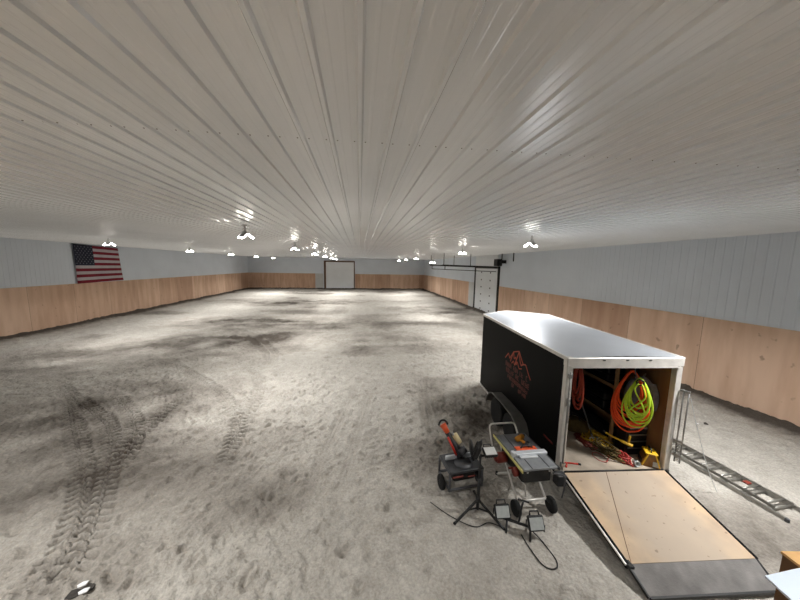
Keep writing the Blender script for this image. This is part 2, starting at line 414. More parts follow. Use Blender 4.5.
# ------------------------------------------------------------------ ceiling and walls
RIB = .2286
def ribbed(u0, u1, place, minor=True, hgt=.019):
    """trapezoid-ribbed sheet: place(u, d, e) gives a point, d = depth of rib, e = 0/1 end"""
    us = []
    n0 = math.ceil(u0/RIB); n1 = math.floor(u1/RIB)
    us.append((u0, 0))
    for k in range(n0, n1+1):
        c = k*RIB
        for du, d in ((-.024, 0), (-.011, hgt), (.011, hgt), (.024, 0)):
            us.append((c+du, d))
        if minor:
            for m in (.076, .152):
                for du, d in ((-.014, 0), (-.006, .0016), (.006, .0016), (.014, 0)):
                    us.append((c+m+du, d))
    us = [q for q in us if u0 <= q[0] <= u1]; us.append((u1, 0))
    vs = []; fs = []
    for u, d in us: vs += [place(u, d, 0), place(u, d, 1)]
    for i in range(len(us)-1): fs.append((2*i, 2*i+1, 2*i+3, 2*i+2))
    return vs, fs
b = MB(); b.add(*ribbed(XL, XR, lambda u, d, e: (u, YB if e else YF, H-d)))
n0 = math.ceil(XL/RIB); n1 = math.floor(XR/RIB)
for yy in (2.535,):            # screw row under the purlin
    for k in range(n0, n1+1):
        for dx in (-.045, .045):
            b.lathe([(.002, -.005), (.005, -.004), (.005, 0), (.007, .0)], n=6, mi=1, xf=T(k*RIB+dx, yy-.033*k*RIB, H-.001))
b.box((XL-.2, YF-.2, H+.001), (XR+.2, YB+.2, H+.1))
ceil = struct(b.build('ceiling', ['ceiling_steel', 'screw_zinc']))

def side_wall(name, X, sgn, cut=None):
    """sgn = +1 when the room lies at +x of the wall"""
    b = MB(); b.add(*ribbed(YF, YB, lambda u, d, e: (X+sgn*d*.4, u, H if e else PZ-.02)))
    b.box((X-sgn*.2, YF, 0), (X-sgn*.002, YB, H))
    w = struct(b.build(name, 'wall_steel'))
    p = MB(); rng = [(YF, YB)] if not cut else [(YF, cut[0]), (cut[1], YB)]
    for a, c in rng: p.box((X, a, 0), (X+sgn*.02, c, PZ))
    p.build('wainscot', 'wainscot_y', w)
    s = MB()
    for a, c in rng: s.bar((X+sgn*.035, a, .06), (X+sgn*.035, c, .06), .03, .16)
    struct(s.build('baseboard_'+name.split('_')[1], 'base_dark'))
    return w
side_wall('wall_left', XL, 1)
side_wall('wall_right', XR, -1, cut=(20.55, 25.2))
b = MB(); b.add(*ribbed(XL, XR, lambda u, d, e: (u, YB-d*.4, H if e else PZ-.02)))
b.box((XL, YB+.002, 0), (XR, YB+.2, H)); wb = struct(b.build('wall_back', 'wall_steel'))
p = MB()
for a, c in ((XL, -6.95), (-.75, XR)): p.box((a, YB-.02, 0), (c, YB, PZ))
p.build('wainscot', 'wainscot_x', wb)
s = MB()
for a, c in ((XL, -6.95), (-.75, XR)): s.bar((a, YB-.035, .06), (c, YB-.035, .06), .03, .16)
struct(s.build('baseboard_back', 'base_dark'))
b = MB(); b.box((XL, YF-.2, 0), (XR, YF, H)); struct(b.build('wall_front', 'wall_steel'))
# loft the camera stands on
b = MB(); b.box((-6, YF, 2.16), (5.2, .68, 2.3)); b.box((-5.9, .2, 0), (-5.75, .35, 2.16)); b.box((4.9, .2, 0), (5.05, .35, 2.16))
struct(b.build('trim_1', 'loft_wood'))['label'] = 'wooden loft deck below the camera'

# far overhead door
d = MB(); d.box((-5.3, YB-.05, .02), (-.95, YB-.01, 4.3))
for k in range(1, 7): d.box((-5.3, YB-.056, .02+k*.61), (-.95, YB-.05, .035+k*.61))
door = struct(d.build('door_1', 'white_door'))
f = MB(); f.box((-5.6, YB-.1, 0), (-5.3, YB-.002, 4.5)); f.box((-.95, YB-.1, 0), (-.8, YB-.002, 4.5)); f.box((-5.6, YB-.1, 4.3), (-.8, YB-.002, 4.5))
f.build('door_frame', 'brown_wood', door)
g = MB(); g.box((-6.95, YB-.03, .02), (-5.72, YB-.002, PZ)); g.box((-6.95, YB-.045, PZ-.04), (-5.72, YB-.03, PZ))
g.build('jamb_panel', 'grey_panel', door)

# overhead door in the right wall, its tracks and opener
d = MB(); d.box((XR-.06, 20.75, .02), (XR-.012, 24.95, 3.78))
for k in range(1, 6): d.box((XR-.066, 20.75, .02+k*.627), (XR-.06, 24.95, .032+k*.627))
for k in range(6):
    for yy in (22.0, 23.7):
        d.box((XR-.075, yy-.09, .25+k*.627), (XR-.066, yy+.09, .36+k*.627), 1)
door2 = struct(d.build('door_2', ['white_door', 'dark_metal']))
f = MB()
f.box((XR-.1, 20.55, 0), (XR-.002, 20.75, 3.95), 0); f.box((XR-.1, 24.95, 0), (XR-.002, 25.2, 3.95), 0)
f.box((XR-.1, 20.55, 3.78), (XR-.002, 25.2, 3.95), 0)
f.build('door_frame', 'dark_metal', door2)
f = MB(); f.box((XR-.05, 20.9, 3.95), (XR-.002, 25.1, H-.02)); f.build('header_panel', 'white_door', door2)
f = MB(); f.box((XR-.04, 25.2, .02), (XR-.003, 26.6, PZ)); f.build('jamb_panel', 'grey_panel', door2)
f = MB()
for yy in (21.0, 24.9):
    f.bar((XR-.1, yy, 3.9), (XR-4.4, yy, 3.98), .06, .1); f.bar((XR-.1, yy, 3.55), (XR-4.2, yy, 3.66), .05, .05); f.bar((XR-4.2, yy, 3.66), (XR-4.2, yy, 3.98), .05, .05); f.bar((XR-4.3, yy, 3.98), (XR-4.3, yy, H), .04, .04); f.bar((XR-2.2, yy, 3.95), (XR-2.2, yy, H), .04, .04)
f.bar((XR-4.35, 21, 3.98), (XR-4.35, 24.9, 3.98), .05, .05)
f.build('overhead_track', 'dark_metal', door2)
f = MB(); f.tube([(XR-.28, 19.6, 4.3), (XR-.28, 20.7, 4.3)], .05)
for yy in (19.7, 20.65): f.box((XR-.36, yy-.03, 4.18), (XR-.02, yy+.03, 4.42))
f.box((XR-.5, 20.1, 3.98), (XR-.1, 20.65, 4.5), bev=.02); f.tube([(XR-.3, 20.15, 4.05), (XR-.3, 20.15, 1.6)], .012); f.bar((XR-.3, 19.8, 4.4), (XR-.3, 19.8, H), .05, .05); f.bar((XR-.3, 18.2, 4.3), (XR-.3, 18.2, H), .06, .06)
f.build('door_opener', 'dark_metal', door2)

# ------------------------------------------------------------------ flag on the left wall
def flag():
    t = thing('flag', 'stars and stripes flag hung high on the left metal wall above the plywood', 'flag', (XL+.03, 21.27, 2.45), 0)
    W_, H_ = 3.25, 2.38; NU, NV = 78, 26
    def P(u, v, lift=0.):       # u towards the far end, v from the bottom
        y = -W_/2+u*W_+.16*(1-v)*(u-.0)+.06*(1-v); z = v*H_+.06*(1-v)*u-.10*u*v
        x = .035+.02*math.sin(u*9+v*2)*(1-.6*v)+.012*math.sin(u*21+1)+lift
        return (x, y, z)
    m = MB()
    for i in range(NU):
        for j in range(NV):
            u0, u1, v0, v1 = i/NU, (i+1)/NU, j/NV, (j+1)/NV
            stripe = int((1-(v0+v1)/2)*13)
            if stripe < 7 and (u0+u1)/2 < .4: continue
            m.add([P(u0, v0), P(u1, v0), P(u1, v1), P(u0, v1)], [(0,1,2,3)], 0 if stripe % 2 == 0 else 1, True)
    m.build('stripes', ['flag_red', 'flag_white'], t)
    c = MB()
    for i in range(30):
        for j in range(14):
            u0, u1, v0, v1 = .4*i/30, .4*(i+1)/30, 6/13+7/13*j/14, 6/13+7/13*(j+1)/14
            c.add([P(u0, v0), P(u1, v0), P(u1, v1), P(u0, v1)], [(0,1,2,3)], 0, True)
    ca = c.build('canton', 'flag_blue', t)
    st = MB()
    for r in range(9):
        for k in range(6 if r % 2 == 0 else 5):
            uu = .4*((k*2+(1 if r % 2 == 0 else 2))/12); vv = 1-7/13*((r+1)/10)
            pts = []
            for q in range(10):
                rr = .05 if q % 2 == 0 else .02; an = PI/2+q*PI/5
                pts.append(P(uu+rr*math.cos(an)/W_, vv+rr*math.sin(an)/H_, .006))
            st.add(pts, [tuple(range(10))], 0)
    st.build('stars', 'star_white', ca)
    r = MB(); r.tube([(.03, -W_/2-.03, H_), (.03, W_/2, H_-.1)], .014); r.build('rod', 'dark_metal', t)
flag()

# ------------------------------------------------------------------ ceiling lights: folding-panel lamps
def make_light():
    t = thing('ceiling_light', '', 'ceiling light', (0,0,0), 0, 'folding panel ceiling lights')
    b = MB(); b.lathe([(.05, .079), (.05, .06), (.02, .055), (.02, 0), (.05, -.0), (.05, -.03), (.03, -.035), (.03, -.09)], 16); b.build('socket', 'lamp_body', t)
    b = MB(); b.lathe([(.03, -.085), (.07, -.095), (.075, -.16), (.05, -.19), (.02, -.195)], 18); b.build('hub', 'lamp_body', t)
    for k in range(3):
        xf = RZ(2*PI*k/3+.5)
        tilt = T(.06, 0, -.13) @ RY(.62)
        b = MB(); b.box((0, -.075, -.012), (.2, .075, .012), 0, xf @ tilt, bev=.01)
        for q in range(5): b.box((.02+q*.036, -.065, .012), (.03+q*.036, .065, .022), 0, xf @ tilt)
        p = b.build('panel', 'lamp_body', t)
        b = MB(); b.box((.008, -.07, -.04), (.195, .07, -.0121), 0, xf @ tilt, bev=.012); b.build('diffuser', 'led', p)
    return t
ordn = ['nearest', 'second', 'third', 'fourth', 'fifth', 'sixth', 'seventh']
proto = make_light()
first = [True]
POWER = 165.
def put_light(x, y, label, z=H-.08, scale=1., power=1.):
    if first[0]: o = proto; first[0] = False; o.location = (x, y, z); o['label'] = label
    else: o = copy_thing(proto, (x, y, z), rnd.random()*6, label)
    L_ = bpy.data.lights.new('lamp', 'AREA'); L_.shape = 'DISK'; L_.size = .42; L_.spread = math.radians(138); L_.energy = POWER*power; L_.color = (1, .995, .985)
    lo = bpy.data.objects.new('lamp', L_); COL.objects.link(lo); lo.location = (x, y, z-.31)
    return o
for k in range(6):
    y = 8.4+6.1*k
    put_light(-3.08, y, 'glowing three-panel ceiling light, %s one of the middle row' % ordn[k], power=1.8 if k == 5 else 1.)
    if k == 2:
        put_light(5.3, y, 'glowing three-panel light hung low on a rod, third from the camera in the right row', z=H-.5)
        b = MB(); b.tube([(5.3, y, H-.01), (5.3, y, H-.5)], .018); tag(b.build('hanging_rod', 'lamp_body'), 'thin rod from the ceiling carrying the low-hung light near the door tracks', 'rod')
    else:
        put_light(5.3, y, 'glowing three-panel ceiling light, %s one of the right row in view' % ordn[k], power=1.8 if k == 5 else 1.)
    if k: put_light(-11.0, y, 'glowing three-panel ceiling light, %s one in view of the left row by the flag wall' % ordn[k-1], power=1.8 if k == 5 else 1.)
put_light(6.2, 2.85, 'three-panel ceiling light above the trailer tail, just outside the right edge of the photo', power=1.1)
put_light(-11.2, 2.3, 'three-panel ceiling light of the left row, level with the loft edge', power=.6)
put_light(-4.6, .3, 'unseen three-panel fill light added over the left end of the loft', power=1.7)  # added fill lamp, brightens the near floor
put_light(1.3, -.5, 'unseen three-panel fill light added over the loft, just behind the camera', power=.18)  # added fill lamp for the paper sheet, ramp and cord coils

# ------------------------------------------------------------------ trailer
TX, TY, TA = 3.345, 4.063, -.083
def TW(x, y, z):
    c, s_ = math.cos(TA), math.sin(TA); return (TX+c*x-s_*y, TY+s_*x+c*y, z)
tr = thing('cargo_trailer', 'black enclosed cargo trailer with bare metal roof, rear ramp lowered onto the sand', 'trailer', (TX, TY, 0), TA)
W_, L_, NOSE, ZF, ZS = 1.98, 3.95, .6, .443, .3
def hr(y): return 2.433+.011*y
TH = .04
# side walls and nose
def wall_prism(poly, name, mat):
    """upright wall from skirt to roof over a plan polygon"""
    n = len(poly); vs = [(x, y, ZS) for x, y in poly]+[(x, y, hr(y)-.03) for x, y in poly]
    fs = [tuple(range(n-1, -1, -1)), tuple(range(n, 2*n))]+[(i, (i+1) % n, n+(i+1) % n, n+i) for i in range(n)]
    return MB().add(vs, fs).build(name, mat, tr)
left = wall_prism([(0, .07), (TH, .07), (TH, L_), (0, L_)], 'side_wall', 'black_skin')
wall_prism([(W_-TH, .07), (W_, .07), (W_, L_), (W_-TH, L_)], 'side_wall', 'black_skin')
wall_prism([(0, L_), (TH, L_), (W_/2, L_+NOSE-TH), (W_-TH, L_), (W_, L_), (W_/2+.05, L_+NOSE), (W_/2-.05, L_+NOSE)], 'nose', 'black_skin')
# roof: crowned sheet with rolled trim
plan = [(-.015, -.02), (W_+.015, -.02), (W_+.015, L_), (W_/2+.06, L_+NOSE+.01), (W_/2-.06, L_+NOSE+.01), (-.015, L_)]
r = MB(); NXr, NYr = 16, 24
vs = []
for j in range(NYr+1):
    for i in range(NXr+1):
        u = i/NXr; y = -.02+(L_+.02)*j/NYr; vs.append((-.015+(W_+.03)*u, y, hr(y)+.03*math.sin(PI*u)))
fs = [(j*(NXr+1)+i, j*(NXr+1)+i+1, (j+1)*(NXr+1)+i+1, (j+1)*(NXr+1)+i) for j in range(NYr) for i in range(NXr)]
o0 = len(vs); 
for j in range(1, 7):
    for i in range(NXr+1):
        u = i/NXr; k = j/6; hw = (W_/2+.015)*(1-k)+.06*k; y = L_+NOSE*k
        vs.append((W_/2+(2*u-1)*hw, y, hr(y)+.03*math.sin(PI*u)*(1-.6*k)))
base = NYr*(NXr+1)
for j in range(6):
    for i in range(NXr): fs.append((base+j*(NXr+1)+i, base+j*(NXr+1)+i+1, base+(j+1)*(NXr+1)+i+1, base+(j+1)*(NXr+1)+i))
r.add(vs, fs, 0, True)
r.add([(x, y, hr(y)-.012) for x, y in plan], [(5,4,3,2,1,0)], 0)
r.build('roof', 'roof_alu', tr)
e = MB(); e2 = MB()
def trimrun(a, c, w=.03, h=.06): e.bar((a[0], a[1], hr(a[1])-.02), (c[0], c[1], hr(c[1])-.02), w, h)
trimrun((-.008, -.02), (-.008, L_)); trimrun((W_+.008, -.02), (W_+.008, L_))
trimrun((-.008, L_), (W_/2-.05, L_+NOSE)); trimrun((W_+.008, L_), (W_/2+.05, L_+NOSE)); trimrun((W_/2-.06, L_+NOSE), (W_/2+.06, L_+NOSE))
e.build('roof_trim', 'trim_alu', tr)
for x in (-.011, W_+.011): MB().bar((x, .08, ZS+.02), (x, L_, ZS+.02), .02, .05).build('skirt_rail', 'trim_alu', tr)
# rear frame
f = MB(); f.box((-.012, -.02, ZF-.14), (.095, .075, hr(0)-.03), bev=.008); f.build('rear_post', 'trim_alu', tr)
f = MB(); f.box((W_-.095, -.02, ZF-.14), (W_+.012, .075, hr(0)-.03), bev=.008); rp_ = f.build('rear_post', 'trim_alu', tr)
f = MB(); f.box((-.02, -.03, hr(0)-.15), (W_+.02, .08, hr(0)+.005), bev=.012)
f.box((.05, -.04, hr(0)-.165), (W_-.05, -.0301, hr(0)-.145)); f.build('header', 'trim_alu', tr)
f = MB(); f.box((-.012, -.03, ZF-.16), (W_+.012, .06, ZF-.005), bev=.006); f.build('sill', 'steel', tr)
for i, x in enumerate((W_*.5, W_*.3, W_*.7)):
    f = MB(); f.box((x-.02, -.04, hr(0)-.045), (x+.02, -.031, hr(0)-.028)); f.build('marker_light', 'dark_grey', tr)
# deck, lining
f = MB(); f.box((TH, 0, ZF-.04), (W_-TH, L_, ZF)); f.build('deck', 'ply_deck', tr)
f = MB(); f.box((W_-TH-.014, .08, ZF), (W_-TH-.001, L_, 2.36)); f.build('wall_lining', 'ply_wall', tr)
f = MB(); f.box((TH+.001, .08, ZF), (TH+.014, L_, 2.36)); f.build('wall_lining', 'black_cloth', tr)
# left post lock rod and handle, left corner box, red reflector
f = MB(); f.tube([(.04, -.045, .5), (.04, -.045, 2.2)], .014); f.box((.02, -.07, 1.62), (.06, -.02, 1.76), bev=.01); f.tube([(.04, -.07, 1.7), (.03, -.075, 1.35)], .012)
f.box((.01, -.06, .55), (.07, -.02, .62)); f.box((.01, -.06, 2.1), (.07, -.02, 2.17)); f.build('lock_rod', 'steel', tr)
f = MB(); f.box((-.1, -.16, .27), (.07, -.021, .47), bev=.015); f.build('tail_light_box', 'dark_grey', tr)
f = MB(); f.box((-.008, .2, .79), (.001, .48, .82)); f.build('reflector', 'red_lens', tr)
# right side: spring-assist rods and ramp cable, pale sticker
f = MB()
for dx in (.0, .06): f.tube([(W_+.03+dx*.5, -.06-dx, .62), (W_+.03+dx*.5, -.06-dx, 1.9)], .011)
for z in (.75, 1.0, 1.88): f.bar((W_, -.03, z), (W_+.065, -.13, z), .03, .03)
for k in range(7): f.tube([(W_+.045+.03*math.cos(q*PI/4), -.09+.03*math.sin(q*PI/4), .66+k*.05) for q in range(8)], .007, 5, closed=True)
f.build('lift_spring', 'steel', tr)
f = MB(); f.tube(smooth([(W_+.06, -.15, 1.8), (W_+.28, -.15, 1.2), (W_+.6, -.12, .5), (W_+.86, -.1, .05)], 6), .006, 5); f.build('ramp_cable', 'white_alu', tr)
f = MB(); f.box((W_-.05, -.027, 1.0), (W_-.02, -.021, 1.38)); f.build('sticker', 'white_scrap', tr)
# frame, axles, wheels, fender, tongue, jack
f = MB()
for x in (.35, W_-.35): f.bar((x, .05, .33), (x, L_, .33), .06, .12)
for k in range(8): f.bar((.05, .2+k*.52, .36), (W_-.05, .2+k*.52, .36), .05, .07)
f.bar((.45, L_, .36), (W_/2, L_+1.75, .42), .07, .1); f.bar((W_-.45, L_, .36), (W_/2, L_+1.75, .42), .07, .1); f.tube([(W_/2, L_+1.6, .42), (W_/2, L_+1.9, .44)], .045)
f.build('chassis', 'dark_metal', tr)
f = MB(); f.tube([(W_/2+.1, L_+1.35, .06), (W_/2+.1, L_+1.35, .85)], .03); f.lathe([(.09, .0), (.09, .02), (.03, .03), (.03, .06)], 14, xf=T(W_/2+.1, L_+1.35, .03)); f.tube([(W_/2+.1, L_+1.35, .85), (W_/2+.25, L_+1.35, .88)], .012); f.build('tongue_jack', 'steel', tr)
for x, sg in ((-.12, -1), (W_+.12, 1)):
    for y in (2.2, 1.45):
        xf = T(x, y, .335) @ RY(PI/2)
        w = MB(); w.lathe([(.21, -.09), (.30, -.1), (.33, -.08), (.335, -.03), (.335, .03), (.33, .08), (.30, .1), (.21, .09)], 30, xf=xf); w_ = w.build('wheel', 'rubber', tr)
        w = MB(); w.lathe([(.215, -.07), (.215, .075), (.19, .05), (.08, .03), (.07, .07), (.02, .075)] if sg > 0 else [(.02, -.075), (.07, -.07), (.08, -.03), (.19, -.05), (.215, -.075), (.215, .07)], 24, xf=xf)
        for q in range(5): w.tube([(.11*math.cos(q*1.2566), .11*math.sin(q*1.2566), sg*.03), (.11*math.cos(q*1.2566), .11*math.sin(q*1.2566), sg*.055)], .012, 6, xf=xf)
        w.build('rim', 'rim', w_)
    prof = [(2.75, .36), (2.72, .5), (2.58, .66), (2.4, .74), (1.85, .76), (1.3, .74), (1.1, .66), (.98, .5), (.95, .36)]
    x0, x1 = (-.24, -.001) if sg < 0 else (W_+.001, W_+.24)
    vs = [(x0, y, z) for y, z in prof]+[(x1, y, z) for y, z in prof]+[(x0, y, z-.02 if 0 < i < 8 else z) for i, (y, z) in enumerate(prof)]+[(x1, y, z-.02) for y, z in prof]
    n = len(prof); fs = [(i, i+1, n+i+1, n+i) for i in range(n-1)]+[(2*n+i+1, 2*n+i, 3*n+i, 3*n+i+1) for i in range(n-1)]
    fm = MB().add(vs, fs, 0, True)
    xe = x0 if sg < 0 else x1
    lip = [(y, z) for y, z in prof]; fm.tube([(xe, y, z-.01) for y, z in lip], .016, 6)
    fm.build('fender', 'fender_alu', tr)
# emblem on the left wall: mountain line and four rows of small letters
g = MB(); xx = -.003
def stroke(pts, w=.03, mi=0):
    for (y0, z0), (y1, z1) in zip(pts[:-1], pts[1:]):
        d = Vector((0, y1-y0, z1-z0)); n = Vector((0, -d.z, d.y)).normalized()*w/2
        a = Vector((xx, y0, z0)); c = Vector((xx, y1, z1))
        vs = [a-n, a+n, c+n, c-n]; vs += [v+Vector((.0029, 0, 0)) for v in vs]
        g.add(vs, [(0,1,2,3), (7,6,5,4), (0,4,5,1), (1,5,6,2), (2,6,7,3), (3,7,4,0)], mi)
stroke([(2.3, 1.68), (2.14, 1.84), (2.06, 1.74), (1.88, 1.95), (1.62, 2.04), (1.5, 1.9), (1.42, 1.82), (1.3, 1.84), (1.18, 1.7), (1.08, 1.6)], .026)
stroke([(2.02, 1.68), (1.88, 1.95), (1.84, 1.8), (1.76, 1.86), (1.7, 1.7)], .03); stroke([(1.8, 1.66), (1.62, 2.04), (1.56, 1.84), (1.5, 1.76), (1.4, 1.82)], .03)
stroke([(1.95, 1.66), (1.86, 1.74), (1.8, 1.66), (1.68, 1.78), (1.58, 1.66), (1.46, 1.7)], .024)
lr = random.Random(5)
for z, ya, yb_, hh in ((1.52, 2.25, 1.12, .1), (1.38, 2.2, 1.1, .1), (1.25, 2.1, 1.15, .08), (1.13, 1.95, 1.2, .08)):
    y = ya
    while y > yb_:
        w = .045+.03*lr.random()
        if lr.random() > .14:
            stroke([(y, z), (y, z+hh)], .016, 1)
            if lr.random() > .4: stroke([(y-w*.8, z), (y-w*.8, z+hh)], .016, 1)
            for zz in (0, .5, 1):
                if lr.random() > .45: stroke([(y, z+hh*zz), (y-w*.8, z+hh*zz)], .014, 1)
        y -= w+.025
g.build('emblem', ['logo_orange', 'logo_dim'], left)
# ramp door: plywood panel in a dark frame, hinged grey flap
p0 = (-.03, .425); p1 = (-1.315, .18); p2 = (-1.585, .045)
def ramp_slab(a, c, wa, wc, thick, mat, name, parent, zo=0., sh=0.):
    (ya, za), (yc, zc) = a, c
    m = .99+sh
    vs = [(m-wa, ya, za+zo), (m+wa, ya, za+zo), (m+wc, yc, zc+zo), (m-wc, yc, zc+zo)]
    vs += [(x, y, z-thick) for x, y, z in vs]
    return MB().add(vs, [(3,2,1,0), (4,5,6,7), (0,1,5,4), (1,2,6,5), (2,3,7,6), (3,0,4,7)]).build(name, mat, parent)
ramp = ramp_slab(p0, p1, .9, .86, .03, 'ramp_ply', 'ramp_door', tr, .004, .0)
fr = MB()
for sg, mi in ((-1, 0), (1, 0)):
    fr.bar((.99+sg*.915, p0[0], p0[1]-.03), (.99+sg*.875, p1[0], p1[1]-.03), .03, .085)
fr.bar((.99-.945, p0[0], p0[1]-.01), (.99-.9, p1[0], p1[1]-.01), .012, .03, 1)
fr.bar((.99-.88, p1[0]+.02, p1[1]-.05), (.99+.88, p1[0]+.02, p1[1]-.05), .03, .05)
for k in range(4): fr.bar((.15+k*.56, p0[0], p0[1]-.06), (.2+k*.53, p1[0], p1[1]-.06), .04, .06)
fr.build('ramp_frame', ['black_skin', 'trim_alu'], ramp)
sm_ = MB()
for a in (.35,):
    sm_.bar((.83, p0[0]-.01, p0[1]+.0045), (.17, p1[0]+.02, p1[1]+.008), .008, .003)
sm_.build('seam', 'brown_wood', ramp)
hg = MB(); hg.tube([(.1, -.02, .435), (W_-.1, -.02, .435)], .014, 8); hg.build('hinge', 'dark_metal', ramp)
flap = ramp_slab((p1[0]-.005, p1[1]), p2, .87, .82, .022, 'flap_grey', 'ramp_flap', ramp, .004, .0)
fe = MB(); fe.bar((.99-.83, p2[0]-.01, p2[1]-.0), (.99+.83, p2[0]-.01, p2[1]-.0), .025, .03); fe.bar((.99-.88, p1[0], p1[1]-.01), (.99-.84, p2[0], p2[1]-.005), .02, .04, 0)
fe.bar((.99+.865, p1[0], p1[1]-.01), (.99+.83, p2[0], p2[1]-.005), .02, .04, 0); fe.box((.99-.89, p1[0]-.05, p1[1]-.03), (.99-.83, p1[0]+.05, p1[1]+.012)); fe.box((.99+.83, p2[0]-.02, p2[1]-.01), (.99+.9, p2[0]+.03, p2[1]+.02))
fe.build('flap_edge', 'black_plastic', flap)

# ------------------------------------------------------------------ things in the trailer
def inside(name, label, cat, x, y, z=ZF, rot=0., group=None):
    return thing(name, label, cat, TW(x, y, z), TA+rot, group)
def coil_pts(n, w, h, top, jit, r_, plane='yz', squeeze=.6):
    pts = []
    for i in range(n):
        k = .58+.42*(i+.5)/n+r_.uniform(-.05, .05); dx = r_.uniform(-jit, jit); dd = r_.uniform(-.03, .03)
        for q in range(26):
            th = 2*PI*q/26
            c = (1-math.cos(th))/2                    # 0 at top, 1 at bottom
            half = w/2*k*math.sin(th)*(1-squeeze*(1-c)**1.5)
            pts.append((dx*(.3+.7*c)+r_.uniform(-.004, .004), half+dd*c, top-h*k*c+r_.uniform(-.006, .006)))
    return smooth(pts, 2)
# shelving unit along the right wall
sh = inside('shelf_unit', 'long dark shelving unit with pale rail edges along the trailer wall', 'shelf', 1.48, .68)
for x in (.0, .39):
    for y in (.02, 1.5, 3.0): MB().bar((x+.02, y, 0), (x+.02, y, 1.75), .04, .04).build('upright', 'black_plastic', sh)
for z in (.1, .56, 1.17, 1.7):
    b = MB(); b.box((0, 0, z), (.43, 3.05, z+.02)); s1 = b.build('shelf', 'black_cloth', sh)
    if z > .3:
        b = MB(); b.box((-.022, 0, z-.03), (-.001, 3.05, z+.03)); b.build('rail', 'pine', s1)
# goods on the shelves: dark cases
for (y, z, l, h_, mt, lb) in ((.25, 1.19, .5, .28, 'black_plastic', 'black tool case on the upper trailer shelf nearest the door'),
                         (.95, 1.19, .45, .32, 'dark_grey', 'dark grey case on the upper trailer shelf behind the black one'),
                         (.3, .58, .55, .34, 'black_plastic', 'black case on the middle trailer shelf behind the tool chest'),
                         (1.0, .58, .5, .3, 'dark_grey', 'grey case deep on the middle trailer shelf')):
    t = inside('tool_case', lb, 'case', 1.5+.02, .68+y, ZF+z)
    b = MB(); b.box((0, 0, 0), (.36, l, h_*.55), bev=.02); b.build('case_body', mt, t)
    b = MB(); b.box((0, 0, h_*.56), (.36, l, h_), bev=.02); b.build('case_lid', mt, t)
    b = MB(); b.tube([(-.005, l*.35, h_*.5), (-.03, l*.38, h_*.5), (-.03, l*.62, h_*.5), (-.005, l*.65, h_*.5)], .01); b.build('handle', 'grey_plastic', t)
# tool chest with drawers
ch = inside('tool_chest', 'black drawer tool chest standing on the trailer floor below the hanging cord coils', 'tool chest', 1.5, .36)
b = MB(); b.box((0, 0, 0), (.4, .24, .62), bev=.01); b.build('body', 'black_plastic', ch)
for k in range(4):
    b = MB(); b.box((.02, -.018, .06+k*.13), (.38, -.001, .17+k*.13), bev=.005); dr = b.build('drawer', 'black_plastic', ch)
    b = MB(); b.box((.03, -.034, .145+k*.13), (.37, -.018, .165+k*.13)); b.build('drawer_pull', 'steel', dr)
# post, ceiling hook and coils
hk = inside('wooden_post', 'pale wooden post standing between tool chest and shelves in the trailer', 'post', 1.42, .62)
b = MB(); b.box((0, 0, 0), (.05, .045, 1.9)); b.build('post', 'pine', hk)
ck = inside('ceiling_hook', 'steel hook under the trailer roof carrying the two bright cord coils', 'hook', 1.36, .19, 2.02)
b = MB(); b.tube(smooth([(0, 0, .37), (0, 0, .1), (.03, -.03, .0), (.0, -.06, -.03), (-.04, -.05, .03)], 5), .009, 6); b.build('hook', 'steel', ck)
MB().lathe([(.035, .36), (.035, .375)], 12).build('hook_plate', 'steel', ck)
r_ = random.Random(11)
c1 = inside('cord_coil', 'big orange extension cord coil hanging behind the lime one in the trailer doorway', 'cord', 1.37, .24, 2.08, .84, 'cord coils on the hook')
MB().tube(coil_pts(14, .62, 1.11, .03, .07, r_), .0135, 6).build('cord', 'orange_cord', c1)
c2 = inside('cord_coil', 'yellow-green extension cord coil hanging in front of the orange coil', 'cord', 1.385, .1, 2.03, .84, 'cord coils on the hook')
cp = MB().tube(coil_pts(11, .46, .84, .0, .06, r_), .0125, 6)
cp.tube(smooth([(-.05, -.02, -.08), (-.06, -.08, -.3), (-.06, .07, -.52), (-.05, .12, -.66), (-.05, .02, -.74), (-.05, -.1, -.62), (-.06, -.05, -.42), (-.06, .06, -.2), (-.05, .02, -.08)], 6), .0125, 6)
cp.build('cord', 'lime_cord', c2)
MB().tube([(-.03, .05*math.cos(q), -.06+.05*math.sin(q)) for q in [k*PI/5 for k in range(10)]], .012, 6, closed=True).build('cord_tie', 'black_plastic', c2)
# jacket on a peg
jk = inside('jacket', 'grey work jacket hanging on the plywood trailer wall right of the coils', 'jacket', 1.8, .46, 1.92, .6)
prof = [(.0, .03, .03), (-.05, .10, .05), (-.12, .17, .07), (-.3, .19, .08), (-.5, .19, .09), (-.72, .2, .08)]
vs = []; 
for z, hw, hd in prof:
    for q in range(16):
        a_ = 2*PI*q/16; fold = 1+.12*math.sin(5*a_+z*9); vs.append((hd*.8*math.cos(a_)*fold, hw*math.sin(a_)*fold, z))
fs = [(i*16+k, i*16+(k+1) % 16, i*16+16+(k+1) % 16, i*16+16+k) for i in range(5) for k in range(16)]+[tuple(range(16)), tuple(range(95, 79, -1))]
MB().add(vs, fs, 0, True).build('jacket_body', 'jacket', jk)
for sg in (-1, 1):
    MB().tube(smooth([(-.02, sg*.13, -.1), (-.05, sg*.2, -.3), (-.06, sg*.19, -.55)], 4), [.055]*4+[.05]*4+[.042], 8).build('sleeve', 'jacket', jk)
MB().tube([(.1, 0, .03), (-.02, 0, .0), (-.03, 0, .04)], .012, 6).build('peg', 'steel', jk)
